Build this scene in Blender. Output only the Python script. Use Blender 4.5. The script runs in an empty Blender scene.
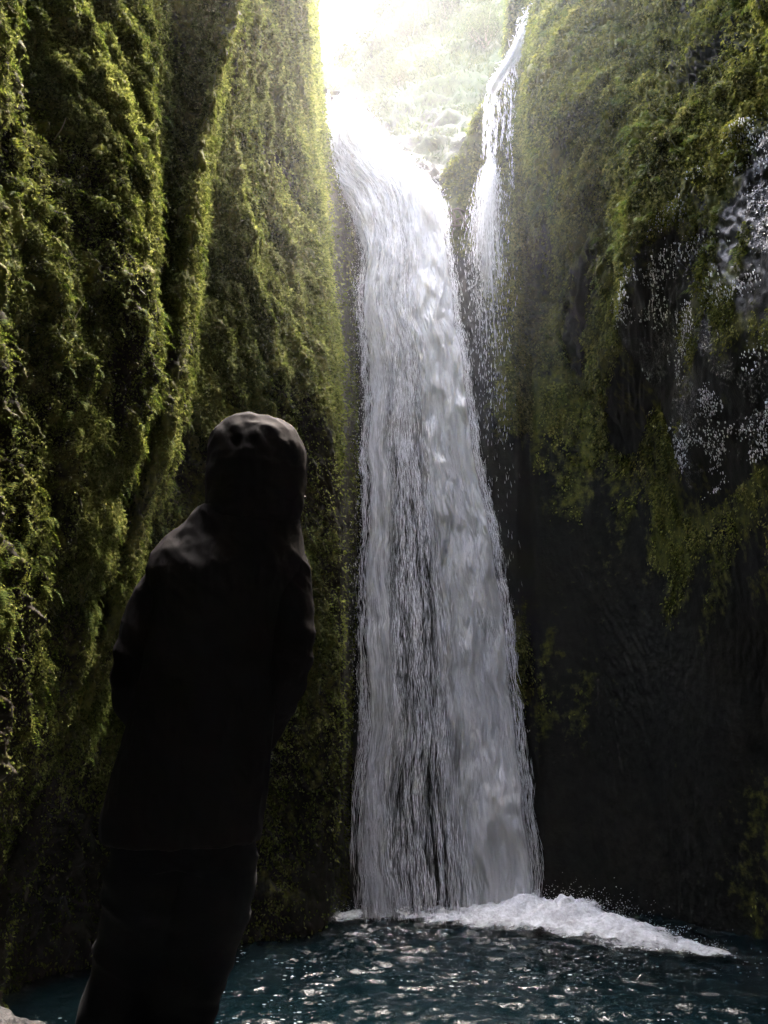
import bpy, math, random
import numpy as np
from mathutils import Vector
rng = np.random.default_rng(7); random.seed(7)
scene = bpy.context.scene; col = scene.collection
R = math.radians
# ------------------------------------------------------------ camera frame
F = 773.0; TH = R(16.0); CZ = 1.5; CT, ST = math.cos(TH), math.sin(TH)
def pt(px, py, Y):
    a = (px-384)/F; b = (512-py)/F          # ray: right a, up b, forward 1
    dy = CT - b*ST; dz = ST + b*CT
    t = Y/dy
    return np.array([a*t, Y, CZ+dz*t])
def py_of(Y, z):
    zz = z-CZ
    return 512 - F*((zz*CT - Y*ST)/(Y*CT+zz*ST))
def depth_of(Y, z): return Y*CT+(z-CZ)*ST
def z_of(Y, py):
    b = (512-py)/F
    return CZ + Y*(ST+b*CT)/(CT-b*ST)
# ------------------------------------------------------------ noise
def _h(ix, iy, iz, s):
    h = (ix*374761393 + iy*668265263 + iz*2147483647*3 + s*974634777) & 0xffffffff
    h = ((h ^ (h >> 13))*1274126177) & 0xffffffff
    h = ((h ^ (h >> 16))*2246822519) & 0xffffffff
    return ((h ^ (h >> 15)) & 0xffff)/32767.5-1.0
def vnoise(P, s=0):
    P = np.asarray(P, dtype=np.float64)
    i = np.floor(P).astype(np.int64); f = P-i
    f = f*f*f*(f*(f*6-15)+10)
    r = 0
    for dx in (0, 1):
        wx = f[..., 0] if dx else 1-f[..., 0]
        for dy in (0, 1):
            wy = f[..., 1] if dy else 1-f[..., 1]
            for dz in (0, 1):
                wz = f[..., 2] if dz else 1-f[..., 2]
                r = r + wx*wy*wz*_h(i[..., 0]+dx, i[..., 1]+dy, i[..., 2]+dz, s)
    return r
def fbm(P, o=4, s=0, g=0.5):
    P = np.asarray(P, dtype=np.float64); a = 1.0; r = 0; t = 0
    for k in range(o):
        r = r + a*vnoise(P*(2.03**k)+k*17.3, s+k); t += a; a *= g
    return r/t*1.6
def sstep(a, b, x):
    t = np.clip((x-a)/(b-a), 0, 1); return t*t*(3-2*t)
# ------------------------------------------------------------ objects
def tag(o, label=None, cat=None, group=None, kind=None):
    if label: o['label'] = label
    if cat: o['category'] = cat
    if group: o['group'] = group
    if kind: o['kind'] = kind
    return o
def empty(name, loc):
    o = bpy.data.objects.new(name, None); o.location = loc; col.objects.link(o); o.empty_display_size = .2
    return o
def mesh_np(name, V, faces, mat, parent=None, smooth=True, attrs=None, uv=None):
    """faces: (n,3) or (n,4) int array, or list of such arrays"""
    V = np.asarray(V, dtype=np.float32).reshape(-1, 3)
    if not isinstance(faces, list) or isinstance(faces[0], tuple): faces = [np.array(faces)]
    faces = [np.asarray(f, dtype=np.int32) for f in faces if len(f)]
    loops = np.concatenate([f.ravel() for f in faces])
    tot = np.concatenate([np.full(len(f), f.shape[1], dtype=np.int32) for f in faces])
    st = np.concatenate([[0], np.cumsum(tot)[:-1]]).astype(np.int32)
    me = bpy.data.meshes.new(name)
    me.vertices.add(len(V)); me.vertices.foreach_set('co', V.ravel())
    me.loops.add(len(loops)); me.loops.foreach_set('vertex_index', loops)
    me.polygons.add(len(tot)); me.polygons.foreach_set('loop_start', st); me.polygons.foreach_set('loop_total', tot)
    me.update(calc_edges=True)
    me.polygons.foreach_set('use_smooth', np.full(len(tot), smooth, dtype=bool))
    if attrs:
        for k, a in attrs.items():
            at = me.attributes.new(k, 'FLOAT', 'POINT'); at.data.foreach_set('value', np.asarray(a, dtype=np.float32).ravel())
    if uv is not None:
        l = me.uv_layers.new(name='UVMap'); l.data.foreach_set('uv', np.asarray(uv, dtype=np.float32)[loops].ravel())
    me.materials.append(mat)
    o = bpy.data.objects.new(name, me); col.objects.link(o)
    if parent: 
        o.parent = parent
        o.matrix_parent_inverse = parent.matrix_world.inverted() if False else o.matrix_parent_inverse
    return o
def local(V, root): return np.asarray(V)-np.array(root.location)
def grid_faces(nu, nv, flip=False):
    i = np.arange(nu*nv).reshape(nu, nv)
    a, b, c, d = i[:-1, :-1].ravel(), i[1:, :-1].ravel(), i[1:, 1:].ravel(), i[:-1, 1:].ravel()
    return np.stack([a, d, c, b] if flip else [a, b, c, d], 1)
def grid_normals(P):
    du = np.gradient(P, axis=0); dv = np.gradient(P, axis=1)
    n = np.cross(du, dv); return n/np.maximum(np.linalg.norm(n, axis=-1, keepdims=True), 1e-9)
# ------------------------------------------------------------ materials
class NT:
    def __init__(s, name):
        s.m = bpy.data.materials.new(name); s.m.use_nodes = True; s.t = s.m.node_tree
        s.t.nodes.clear(); s.out = s.t.nodes.new('ShaderNodeOutputMaterial')
    def n(s, typ, **kw):
        nd = s.t.nodes.new('ShaderNode'+typ)
        for k, v in kw.items():
            if k.startswith('_'): setattr(nd, k[1:], v)
        for k, v in kw.items():
            if not k.startswith('_'):
                key = k.replace('__', ' ') if not k.startswith('i_') else int(k[2:])
                if isinstance(v, tuple) and len(v) == 2 and hasattr(v[0], 'outputs'): s.t.links.new(v[0].outputs[v[1]], nd.inputs[key])
                elif hasattr(v, 'outputs'): s.t.links.new(v.outputs[0], nd.inputs[key])
                else: nd.inputs[key].default_value = v
        return nd
    def ramp(s, src, stops):
        r = s.t.nodes.new('ShaderNodeValToRGB'); e = r.color_ramp.elements
        while len(e) < len(stops): e.new(.5)
        for el, (p, c) in zip(e, stops):
            el.position = p; el.color = tuple(c)+(1,) if hasattr(c, '__len__') else (c, c, c, 1)
        s.t.links.new(src if not hasattr(src, 'outputs') else src.outputs[0], r.inputs[0]); return r
    def mix(s, f, a, b, mode='MIX'):
        nd = s.t.nodes.new('ShaderNodeMix'); nd.data_type = 'RGBA'; nd.blend_type = mode
        for k, v in ((0, f), (6, a), (7, b)):
            if hasattr(v, 'outputs'):
                s.t.links.new(v.outputs[2] if v.bl_idname == 'ShaderNodeMix' else v.outputs[0], nd.inputs[k])
            elif isinstance(v, tuple) and k != 0: nd.inputs[k].default_value = tuple(v)+(1,)
            else: nd.inputs[k].default_value = v
        return nd
    def link(s, a, b): s.t.links.new(a, b)
def o2(m): return m.outputs[2] if m.bl_idname == 'ShaderNodeMix' else m.outputs[0]

def rock_moss_mat(name, moss_a, moss_b, rock_a, rock_b, rough=.85, bump=.5, wet=False, mossiness=.5, spec=.3):
    t = NT(name); g = t.n('NewGeometry')
    P = (g, 'Position')
    n1 = t.n('TexNoise', Vector=P, Scale=1.3, Detail=6.0, Roughness=.6)
    n2 = t.n('TexNoise', Vector=P, Scale=9.0, Detail=6.0, Roughness=.65)
    n3 = t.n('TexNoise', Vector=P, Scale=45.0, Detail=4.0, Roughness=.6)
    at = t.n('Attribute', _attribute_name='moss')
    s1 = t.n('Math', _operation='MULTIPLY_ADD', i_0=(n2, 0), i_1=1.1, i_2=(at, 'Fac'))
    s2 = t.n('Math', _operation='MULTIPLY_ADD', i_0=(n1, 0), i_1=.7, i_2=s1)
    mask = t.ramp(s2, [(.0, 0), (1, 1)])
    mr = t.n('MapRange', Value=s2); mr.inputs['From Min'].default_value = 1.25; mr.inputs['From Max'].default_value = 1.55
    mossc = t.mix(t.ramp(n2, [(.35, 0), (.65, 1)]), moss_a, moss_b)
    mossc = t.mix(t.ramp(n3, [(.3, .0), (.7, .55)]), mossc, tuple(c*.45 for c in moss_a))
    rockc = t.mix(t.ramp(n2, [(.35, 0), (.7, 1)]), rock_a, rock_b)
    c = t.mix(mr, rockc, mossc)
    b1 = t.n('Bump', Strength=bump, Distance=.03, Height=(n2, 0))
    b2 = t.n('Bump', Strength=bump, Distance=.012, Height=(n3, 0), Normal=b1)
    p = t.n('BsdfPrincipled', Roughness=rough, Normal=b2)
    p.inputs['Specular IOR Level'].default_value = spec
    t.link(o2(c), p.inputs['Base Color'])
    if wet:
        wt = t.n('Attribute', _attribute_name='wet')
        rr = t.n('MapRange', Value=(wt, 'Fac')); rr.inputs['To Min'].default_value = rough; rr.inputs['To Max'].default_value = .5
        t.link(rr.outputs[0], p.inputs['Roughness'])
        sp = t.n('MapRange', Value=(wt, 'Fac')); sp.inputs['To Min'].default_value = spec; sp.inputs['To Max'].default_value = .3
        t.link(sp.outputs[0], p.inputs['Specular IOR Level'])
    t.link(p.outputs[0], t.out.inputs[0]); return t.m

def leaf_mat(name, stops, transl=.35):
    t = NT(name); g = t.n('NewGeometry')
    n1 = t.n('TexNoise', Vector=(g, 'Position'), Scale=1.6, Detail=4.0)
    a = t.n('Math', _operation='MULTIPLY_ADD', i_0=(g, 'Random Per Island'), i_1=.45, i_2=(n1, 0))
    s = t.n('Math', _operation='SUBTRACT', i_0=a, i_1=.22)
    c = t.ramp(s, stops)
    d = t.n('BsdfPrincipled', Base__Color=c) if False else t.n('BsdfPrincipled')
    t.link(c.outputs[0], d.inputs['Base Color']); d.inputs['Roughness'].default_value = .9
    d.inputs['Specular IOR Level'].default_value = .12
    tr = t.n('BsdfTranslucent'); t.link(c.outputs[0], tr.inputs[0])
    mx = t.n('MixShader', i_0=transl, i_1=d, i_2=tr)
    t.link(mx.outputs[0], t.out.inputs[0]); return t.m
def plain(name, c, rough=.7, spec=.3, bumpscale=None, bump=.3, dist=.01, var=0.15):
    t = NT(name); tc = t.n('TexCoord')
    nz = t.n('TexNoise', Vector=(tc, 'Object'), Scale=(bumpscale or 20.0), Detail=5.0)
    cc = t.mix(nz, tuple(x*(1-var) for x in c), tuple(min(1, x*(1+var)) for x in c))
    p = t.n('BsdfPrincipled', Roughness=rough); p.inputs['Specular IOR Level'].default_value = spec
    t.link(o2(cc), p.inputs['Base Color'])
    if bumpscale:
        b = t.n('Bump', Strength=bump, Distance=dist, Height=(nz, 0)); t.link(b.outputs[0], p.inputs['Normal'])
    t.link(p.outputs[0], t.out.inputs[0]); return t.m

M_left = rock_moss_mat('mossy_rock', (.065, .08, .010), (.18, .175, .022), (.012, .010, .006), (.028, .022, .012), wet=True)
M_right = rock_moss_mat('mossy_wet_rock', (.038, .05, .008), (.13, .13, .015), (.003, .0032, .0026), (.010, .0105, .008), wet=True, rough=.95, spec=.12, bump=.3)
M_hill = rock_moss_mat('hillside_turf', (.035, .042, .013), (.065, .07, .024), (.014, .012, .009), (.035, .029, .019))
LS = [(.15, (.018, .024, .007)), (.36, (.065, .082, .014)), (.55, (.14, .165, .036)), (.85, (.25, .265, .07))]
M_moss = leaf_mat('moss_leaf', LS)
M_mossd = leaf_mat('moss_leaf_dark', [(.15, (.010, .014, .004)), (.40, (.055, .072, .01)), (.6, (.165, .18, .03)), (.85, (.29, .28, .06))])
M_fern = leaf_mat('fern_leaf', [(.15, (.02, .034, .007)), (.5, (.06, .09, .012)), (.85, (.14, .15, .025))])
M_hleaf = leaf_mat('hill_leaf', [(.15, (.014, .02, .006)), (.5, (.045, .06, .014)), (.85, (.11, .11, .04))])

# ------------------------------------------------------------ camera
cam = bpy.data.cameras.new('camera'); co = bpy.data.objects.new('camera', cam); col.objects.link(co)
co.location = (0, 0, CZ); co.rotation_euler = (R(90)+TH, 0, 0)
cam.sensor_fit = 'VERTICAL'; cam.sensor_height = 24; cam.lens = F/1024*24
cam.clip_start = .05; cam.clip_end = 500
scene.camera = co

# ------------------------------------------------------------ wall sheets
ZR = np.array([-.8, -.2, .5, 1.2, 2, 2.8, 3.6, 4.5, 5.5, 6.5, 7.5, 8.5, 9.5, 10.7, 12, 13.5, 15.0])
def colm(yz, pp, lean=0.0, ztop=None):
    """control column seen from the camera: yz = [(z, Y)...], pp = [(py, px)...]"""
    zs = ZR if ztop is None else ZR[0]+(ZR-ZR[0])/(ZR[-1]-ZR[0])*(ztop-ZR[0])
    yz = sorted(yz); pp = sorted(pp)
    Y = np.interp(zs, [a for a, b in yz], [b for a, b in yz])
    py = py_of(Y, zs)
    px = np.interp(py, [a for a, b in pp], [b for a, b in pp])
    x = (px-384)/F*depth_of(Y, zs)
    off = py < -60
    if off.any() and (~off).any():
        k = np.where(~off)[0][-1]
        x[off] = x[k]+(-1.6*lean)*(zs[off]-zs[k])
    return np.stack([x, Y, zs], 1)
def cold(xz, yz):
    x = np.interp(ZR, [a for a, b in xz], [b for a, b in xz]); y = np.interp(ZR, [a for a, b in yz], [b for a, b in yz])
    return np.stack([x, y, ZR], 1)
def catmull(C, n, axis):
    """resample control array along axis: n = samples in each interval"""
    C = np.moveaxis(C, axis, 0); m = len(C); out = []
    for i in range(m-1):
        k = n[i] if hasattr(n, '__len__') else n
        p0, p1, p2, p3 = C[max(i-1, 0)], C[i], C[i+1], C[min(i+2, m-1)]
        d = np.linalg.norm
        m1 = (p2-p0)*.5; m2 = (p3-p1)*.5
        L = d(p2-p1, axis=-1, keepdims=True)
        for mm in (m1, m2):
            l = d(mm, axis=-1, keepdims=True); mm *= np.minimum(1, 1.4*L/np.maximum(l, 1e-6))
        t = np.arange(k)/k
        if i == m-2: t = np.append(t, 1.0)
        t = t.reshape(-1, *([1]*(C.ndim-1)))
        out.append((2*t**3-3*t**2+1)*p1+(t**3-2*t**2+t)*m1+(-2*t**3+3*t**2)*p2+(t**3-t**2)*m2)
    return np.moveaxis(np.concatenate(out), 0, axis)

# left wall
L = []  # first columns: unseen wall round the camera, shaped shut overhead to keep light out
L.append(cold([(0, .4), (15, .3)], [(0, -5.2), (15, -5)]))
L.append(cold([(0, -1.3), (3, -1), (5, -.4), (7, .3), (15, .4)], [(0, -3), (15, -3)]))
L.append(cold([(0, -1.6), (4, -1.4), (7, -.6), (9, .3), (15, .4)], [(0, 0), (15, 0)]))
L.append(cold([(0, -1.75), (5, -1.85), (7, -1.3), (9, -.4), (15, -.3)], [(0, 1.8), (15, 1.8)]))
L.append(colm([(0, 3.0), (3, 3.2), (6, 3.5)], [(0, -5), (400, -10), (1000, -60)], -.0, 11.5))
L.append(colm([(0, 3.9), (2, 3.8), (4, 3.75), (7, 4.2)], [(0, 75), (200, 62), (400, 62), (600, 35), (850, -40), (1000, -90)], .04, 11.5))
L.append(colm([(0, 4.8), (2, 4.45), (4, 4.15), (7, 4.6)], [(0, 150), (240, 118), (340, 132), (420, 133), (520, 108), (700, 50), (850, -15), (1000, -60)], .02, 12.5))
L.append(colm([(0, 5.4), (2, 5.2), (5, 5.2), (8, 5.4)], [(0, 215), (130, 185), (250, 165), (400, 150), (560, 105), (700, 62), (850, 0), (1000, -50)], .08, 12.3))
L.append(colm([(0, 5.3), (2, 5.0), (5, 4.95), (8, 5.2)], [(0, 237), (130, 207), (250, 188), (400, 172), (560, 130), (700, 88), (850, 22), (1000, -30)], .08, 12.3))
L.append(colm([(0, 6.0), (3, 5.9), (6, 5.8), (8, 5.7)], [(0, 243), (130, 216), (250, 199), (400, 188), (560, 152), (700, 112), (850, 50), (1000, 0)], .10, 12.3))
L.append(colm([(0, 6.6), (3, 6.4), (4.9, 6.3), (6.1, 6.15), (8, 6.25)], [(0, 262), (130, 240), (250, 238), (400, 228), (560, 200), (700, 170), (850, 120), (1000, 80)], .12, 12.7))
L.append(colm([(0, 7.3), (2, 7.1), (3.8, 7.0), (5.0, 6.8), (8, 7.0)], [(0, 290), (130, 275), (250, 280), (400, 286), (560, 280), (700, 268), (850, 245), (1000, 225)], .14, 13.2))
L.append(colm([(0, 7.7), (2, 7.5), (5, 7.4), (8, 7.8), (10, 8.1)], [(0, 312), (100, 312), (170, 314), (250, 322), (400, 332), (560, 338), (750, 338), (900, 326), (1000, 320)], .14, 13.6))
L.append(colm([(0, 8.0), (2, 7.9), (5, 8.0), (8, 8.5), (10, 9.0)], [(0, 323), (60, 320), (90, 325), (170, 330), (250, 337), (330, 344), (500, 351), (750, 350), (900, 340), (1000, 336)], .0, 14.2))
L.append(colm([(0, 8.9), (5, 9.0), (8, 9.5), (10, 9.9)], [(0, 308), (90, 312), (130, 330), (170, 345), (250, 356), (500, 362), (900, 352)], .0, 14.5))
L.append(colm([(0, 10.2), (5, 10.2), (8, 10.6), (10, 11)], [(0, 285), (90, 290), (150, 330), (250, 356), (500, 362), (900, 352)], .0, 14.5))
L = np.array(L)
nL = [12, 12, 20, 60, 70, 70, 70, 34, 30, 50, 70, 60, 40, 30, 16]
PL = catmull(catmull(L, nL, 0), [24, 30]+[52]*9+[38]*3+[20, 12], 1)
nu, nv = PL.shape[:2]
N = grid_normals(PL); 
if N[40:-60, :, 0].mean() < 0: N = -N
# arc length along wall for streak noise
s_arc = np.concatenate([[0], np.cumsum(np.linalg.norm(np.diff(PL[:, nv//3], axis=0), axis=1))])[:, None]*np.ones((1, nv))
Z = PL[..., 2]
def ridged(P, s): return 1-np.abs(vnoise(P, s))*2
def wall_disp(S, Z, Y, s, shear=.35, amp=1.0, tuft=1.0):
    a = S+shear*Z
    Z3 = Y*.7
    warp = fbm(np.stack([S*.9, Z*.6, Z3], -1), 3, s+40)*.35
    d = .09*fbm(np.stack([S*.7, Z*.45, Z3], -1), 3, s)
    f1 = fbm(np.stack([(a+warp)*1.3, Z*.22, Z3*0], -1), 2, s+3)
    f2 = ridged(np.stack([(a+warp)*2.6, Z*.42, Z3*0], -1), s+5)
    f3 = ridged(np.stack([(a+warp*.8)*6.5, Z*1.1, Z3*0], -1), s+6)
    d += .055*f1+.030*f2+.030*f3
    b = np.abs(fbm(np.stack([(a+warp*.6)*11, Z*4.5, Z3*0], -1), 3, s+7))
    d += tuft*.095*(b-.3)
    c = fbm(np.stack([a*26, Z*15, Z3*0], -1), 3, s+9)
    d += tuft*.040*c
    return d*amp, b, c
sh = .30+0*Z
D, bL, cL = wall_disp(s_arc, Z, PL[..., 1], 3, .55)
edge = np.ones(nu); e0 = sum(nL[:12]); edge[e0-50:e0+20] = np.linspace(1, .15, 70); edge[e0+20:] = .15
kf = ii_ = np.arange(nu); cfold = sum(nL[:7]); fold = 1-.55*np.exp(-((kf-cfold-15)/45.0)**2)
D = D*(edge*fold)[:, None]-.085*(1-edge[:, None])
PLd = PL+N*D[..., None]
NL = grid_normals(PLd)
if NL[40:-60, :, 0].mean() < 0: NL = -NL
NLs = NL.copy()
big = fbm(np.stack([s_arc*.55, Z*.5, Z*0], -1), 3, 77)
mossL_shade = np.clip(.85+.55*big+.25*fbm(np.stack([(s_arc+.3*Z)*3, Z*1.1, Z*0], -1), 3, 78)+D*1.2, 0, 1.2)
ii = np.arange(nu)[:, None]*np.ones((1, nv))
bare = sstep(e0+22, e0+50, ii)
mossL_shade = mossL_shade*(1-bare*.75)*(.22+.78*sstep(-.2, 4.6, Z+.5*big))  # moss thinned downward to paint the lower wall's shade into its colour
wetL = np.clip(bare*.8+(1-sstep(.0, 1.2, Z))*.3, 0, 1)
o = mesh_np('cliff_left', PLd, grid_faces(nu, nv), M_left, attrs={'moss': mossL_shade.ravel(), 'wet': wetL.ravel()})
tag(o, 'tall moss covered cliff wall along the left side of the gorge', None, None, 'structure')

# right + back wall as one sheet
def sil(px):   # height of the lip in the picture
    return np.interp(px, [300, 335, 360, 385, 410, 430, 445, 470, 487, 505, 530, 550, 575, 610],
                     [88, 92, 100, 130, 162, 180, 172, 132, 98, 70, 22, -30, -140, -300])
Rr = []
def back(px_top, px_bot, Yl, Yt, mid=None):
    zt = min(z_of(Yt, sil(px_top)), 15.0)
    yz = [(0, Yl), (zt*.6, (Yl+Yt)/2+.1), (zt, Yt)] if mid is None else mid+[(zt, Yt)]
    return colm(yz, [(-400, px_top), (sil(px_top), px_top), (sil(px_top)+150, px_top+(px_bot-px_top)*.25), (900, px_bot)], 0, zt)
Rr.append(back(285, 300, 10.0, 10.4))
Rr.append(back(312, 330, 9.4, 10.1))
Rr.append(back(336, 356, 9.1, 10.0))
Rr.append(back(360, 385, 9.0, 9.9))
Rr.append(back(385, 410, 8.95, 9.8))
Rr.append(back(410, 435, 8.9, 9.75))
Rr.append(back(430, 458, 8.9, 9.7))
Rr.append(back(446, 474, 8.9, 9.6))
Rr.append(back(469, 492, 8.9, 9.5, [(0, 8.9), (5, 9.0), (8.3, 9.45), (9.2, 9.55)]))
Rr.append(back(488, 508, 8.9, 9.3, [(0, 8.9), (5, 9.0), (7.6, 9.2), (8.6, 9.65), (9.8, 9.7)]))
Rr.append(back(506, 526, 8.9, 9.1, [(0, 8.9), (5, 9.0), (7.4, 9.1), (8.6, 9.55), (9.8, 9.5)]))
Rr.append(colm([(0, 9.0), (5, 9.2), (7.4, 9.5), (8.9, 9.6), (9.4, 8.8), (11, 8.6), (15, 9)], [(22, 531), (100, 520), (150, 522), (900, 550)], 0, 14.8))
Rr.append(colm([(0, 8.8), (5, 9.1), (7.7, 9.3), (8.2, 7.9), (8.8, 7.6), (11, 7.9), (15, 8.6)], [(-30, 552), (100, 538), (160, 545), (900, 580)], 0, 14.5))
Rr.append(colm([(0, 8.6), (4.6, 8.9), (6.4, 8.9), (6.9, 7.0), (7.6, 6.7), (11, 7.3), (15, 7.8)], [(0, 600), (200, 582), (400, 592), (900, 615)], -.12, 13.6))
Rr.append(colm([(0, 8.2), (3.2, 8.3), (4.9, 8.1), (5.4, 6.3), (6.2, 6.0), (9, 6.6), (15, 7)], [(0, 655), (260, 635), (900, 665)], -.14, 13))
Rr.append(colm([(0, 7.7), (2.4, 7.5), (3.7, 6.9), (4.4, 5.8), (5.6, 5.5), (9, 6.0), (15, 6)], [(0, 715), (300, 700), (900, 718)], -.12, 12.5))
Rr.append(colm([(0, 7.3), (1.8, 7.0), (3.0, 5.9), (4.0, 5.1), (5.0, 4.9), (9, 5.3), (15, 5.3)], [(0, 775), (900, 775)], -.08, 11.5))
Rr.append(colm([(0, 6.3), (1.8, 6.0), (3.0, 5.0), (4.0, 4.3), (9, 4.3), (15, 4.3)], [(0, 850), (900, 840)], .0, 11.8))
Rr.append(cold([(0, 2.9), (3, 2.3), (5, 1.9), (8, .5), (15, .4)], [(0, 2.4), (15, 2.2)]))  # from here on: unseen wall round the camera, leaned in to block light
Rr.append(cold([(0, 2.0), (4, 1.5), (7, .9), (9, .4), (15, .5)], [(0, 0), (15, 0)]))
Rr.append(cold([(0, 1.4), (3, 1.0), (5, .6), (7, .4), (15, .5)], [(0, -3), (15, -3)]))
Rr.append(cold([(0, -.3), (15, -.2)], [(0, -5.4), (15, -5.2)]))
Rr = np.array(Rr)
nR = [14, 16, 18, 18, 18, 16, 16, 22, 22, 22, 22, 34, 46, 50, 50, 48, 46, 40, 20, 12, 12]
PR = catmull(catmull(Rr, nR, 0), 38, 1)
nu, nv = PR.shape[:2]
N = grid_normals(PR)
if N[60:-60, :, 1].mean() > 0: N = -N
s_arc = np.concatenate([[0], np.cumsum(np.linalg.norm(np.diff(PR[:, nv//3], axis=0), axis=1))])[:, None]*np.ones((1, nv))
Z = PR[..., 2]
D, bR, cR = wall_disp(s_arc, Z, PR[..., 1], 103, .22)
ii = np.arange(nu)[:, None]*np.ones((1, nv)); b0 = sum(nR[:10])
calm = .35+.65*sstep(b0+20, b0+110, ii)
low = sstep(4.0, 7.0, Z)
D = D*calm*(.07+.93*low)
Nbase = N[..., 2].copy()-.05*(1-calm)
# top lip pulled down a little so that the edge stays where it is
PRd = PR+N*D[..., None]
# lip: extra rows that go back from the edge
top = PRd[:, -1]; ext = []
for k, (dy, dz) in enumerate([(.12, .05), (.35, .06), (.8, 0.0), (1.6, -.15), (3.2, -.3)]):
    e = top.copy(); e[:, 1] += dy; e[:, 2] += dz+.06*fbm(np.stack([e[:, 0]*3, e[:, 1]*3, e[:, 2]], -1), 3, 9); e[:, 0] += dy*.12*np.sign(e[:, 0]-.5); ext.append(e)
PRd = np.concatenate([PRd, np.stack(ext, 1)], 1)
NR = grid_normals(PRd)
if NR[60:-60, :nv-2, 1].mean() > 0: NR = -NR
nv2 = PRd.shape[1]
def padc(a): return np.concatenate([a]+[a[:, -1:]]*(nv2-nv), 1)
Zp, sp, iip = PRd[..., 2], padc(s_arc), padc(ii)
big = fbm(np.stack([sp*.6, Zp*.5, Zp*0], -1), 3, 177)
YY = PRd[..., 1]; XX = PRd[..., 0]
PYr = py_of(YY, Zp); PXr = 384+F*XX/np.maximum(depth_of(YY, Zp), .1)
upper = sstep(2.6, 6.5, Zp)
mossR_shade = np.clip(.40+.45*upper+.5*big+.25*fbm(np.stack([(sp-.3*Zp)*3, Zp*1.1, Zp*0], -1), 3, 178), 0, 1.2)
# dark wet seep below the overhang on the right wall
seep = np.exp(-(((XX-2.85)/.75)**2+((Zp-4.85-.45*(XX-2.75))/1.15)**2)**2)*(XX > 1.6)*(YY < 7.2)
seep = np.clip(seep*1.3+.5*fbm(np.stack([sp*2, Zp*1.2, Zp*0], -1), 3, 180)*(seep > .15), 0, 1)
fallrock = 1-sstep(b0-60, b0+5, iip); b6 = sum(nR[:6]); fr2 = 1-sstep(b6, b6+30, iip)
under = sstep(.12, .40, -padc(Nbase)+.12*big)*(Zp > 3.5)*(iip > b0); mossR_shade = mossR_shade*(1-.6*under)  # bare underside rock; the moss cut also paints in the overhang's shade
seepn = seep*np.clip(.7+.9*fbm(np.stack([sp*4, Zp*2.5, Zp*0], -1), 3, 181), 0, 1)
mossR_shade = mossR_shade*(.38+.62*sstep(.5, 4.6, Zp+.8*big))*(1-seepn*.9)*(1-fallrock*.75*(1-sstep(7.6, 9.0, Zp)))*(1-fr2*.6)+.35*(1-fr2)*fallrock*sstep(7.8, 9.0, Zp)  # less moss on low scoured rock, which also paints in the shade there
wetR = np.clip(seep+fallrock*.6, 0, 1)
o = mesh_np('cliff_right', PRd, grid_faces(nu, nv2), M_right, attrs={'moss': mossR_shade.ravel(), 'wet': wetR.ravel()})
tag(o, 'dark wet cliff behind the waterfall with a mossy overhang on the right', None, None, 'structure')

# rounded, wet pebbly skin of the seep: small knobs that catch the light
# ------------------------------------------------------------ leaves
def leaves(P, Nn, size, seed, down=.6, out=.5, aspect=.55, jit=.012):
    r = np.random.default_rng(seed); n = len(P)
    rnd = r.normal(size=(n, 3))
    d = Nn*out+np.array([0, 0, -down])+rnd*.45; d /= np.linalg.norm(d, axis=1, keepdims=True)
    w = np.cross(d, Nn+r.normal(size=(n, 3))*.5); w /= np.maximum(np.linalg.norm(w, axis=1, keepdims=True), 1e-6)
    u = np.cross(w, d)
    s = size[:, None]; b = P+Nn*(r.random((n, 1))*jit)
    v0 = b; v1 = b+d*s*.45+w*s*aspect*.5+u*s*.12; v2 = b+d*s-u*s*.1; v3 = b+d*s*.45-w*s*aspect*.5+u*s*.12
    V = np.stack([v0, v1, v2, v3], 1).reshape(-1, 3)
    i = np.arange(n)[:, None]*4
    return V, np.concatenate([i+[0, 1, 2], i+[0, 2, 3]])
def sample_grid(P, Nn, W, n, seed):
    """n random points on grid surface, density W (per vertex) times area"""
    r = np.random.default_rng(seed)
    du = np.linalg.norm(np.diff(P, axis=0)[:, :-1], axis=-1); dv = np.linalg.norm(np.diff(P, axis=1)[:-1], axis=-1)
    A = du*dv*W[:-1, :-1]; c = np.cumsum(A.ravel()); k = np.searchsorted(c, r.random(n)*c[-1])
    k = np.minimum(k, A.size-1)
    i, j = np.divmod(k, A.shape[1]); a = r.random((n, 1)); b = r.random((n, 1))
    p = P[i, j]*(1-a)*(1-b)+P[i+1, j]*a*(1-b)+P[i, j+1]*(1-a)*b+P[i+1, j+1]*a*b
    return p, Nn[i, j], (i, j)
def visw(P, m=60):
    d = depth_of(P[..., 1], P[..., 2]); px = 384+F*P[..., 0]/np.maximum(d, .1); py = py_of(P[..., 1], P[..., 2])
    v = (d > .5) & (px > -m*3) & (px < 768+m*3) & (py > -m*3) & (py < 1024+m)
    return v/np.maximum(d, 1)**2, d
vw, dL = visw(PLd)
clump = fbm(np.stack([PLd[..., 0]*5, PLd[..., 1]*5, PLd[..., 2]*4], -1), 3, 55)
W = vw*np.clip(mossL_shade-.15, 0.05, 1)*np.clip(.75+clump, .15, 1.5)
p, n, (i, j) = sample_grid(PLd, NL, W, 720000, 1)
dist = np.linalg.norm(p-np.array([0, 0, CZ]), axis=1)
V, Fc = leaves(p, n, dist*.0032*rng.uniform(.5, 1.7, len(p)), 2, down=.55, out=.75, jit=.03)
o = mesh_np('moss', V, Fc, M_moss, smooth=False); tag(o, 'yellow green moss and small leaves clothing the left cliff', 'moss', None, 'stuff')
vw, dR = visw(PRd)
W = vw*np.clip(mossR_shade-.36, 0.0, 1)*np.clip(.45+fbm(np.stack([XX*5, YY*5, Zp*4], -1), 3, 56), .05, 1.5)
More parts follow.
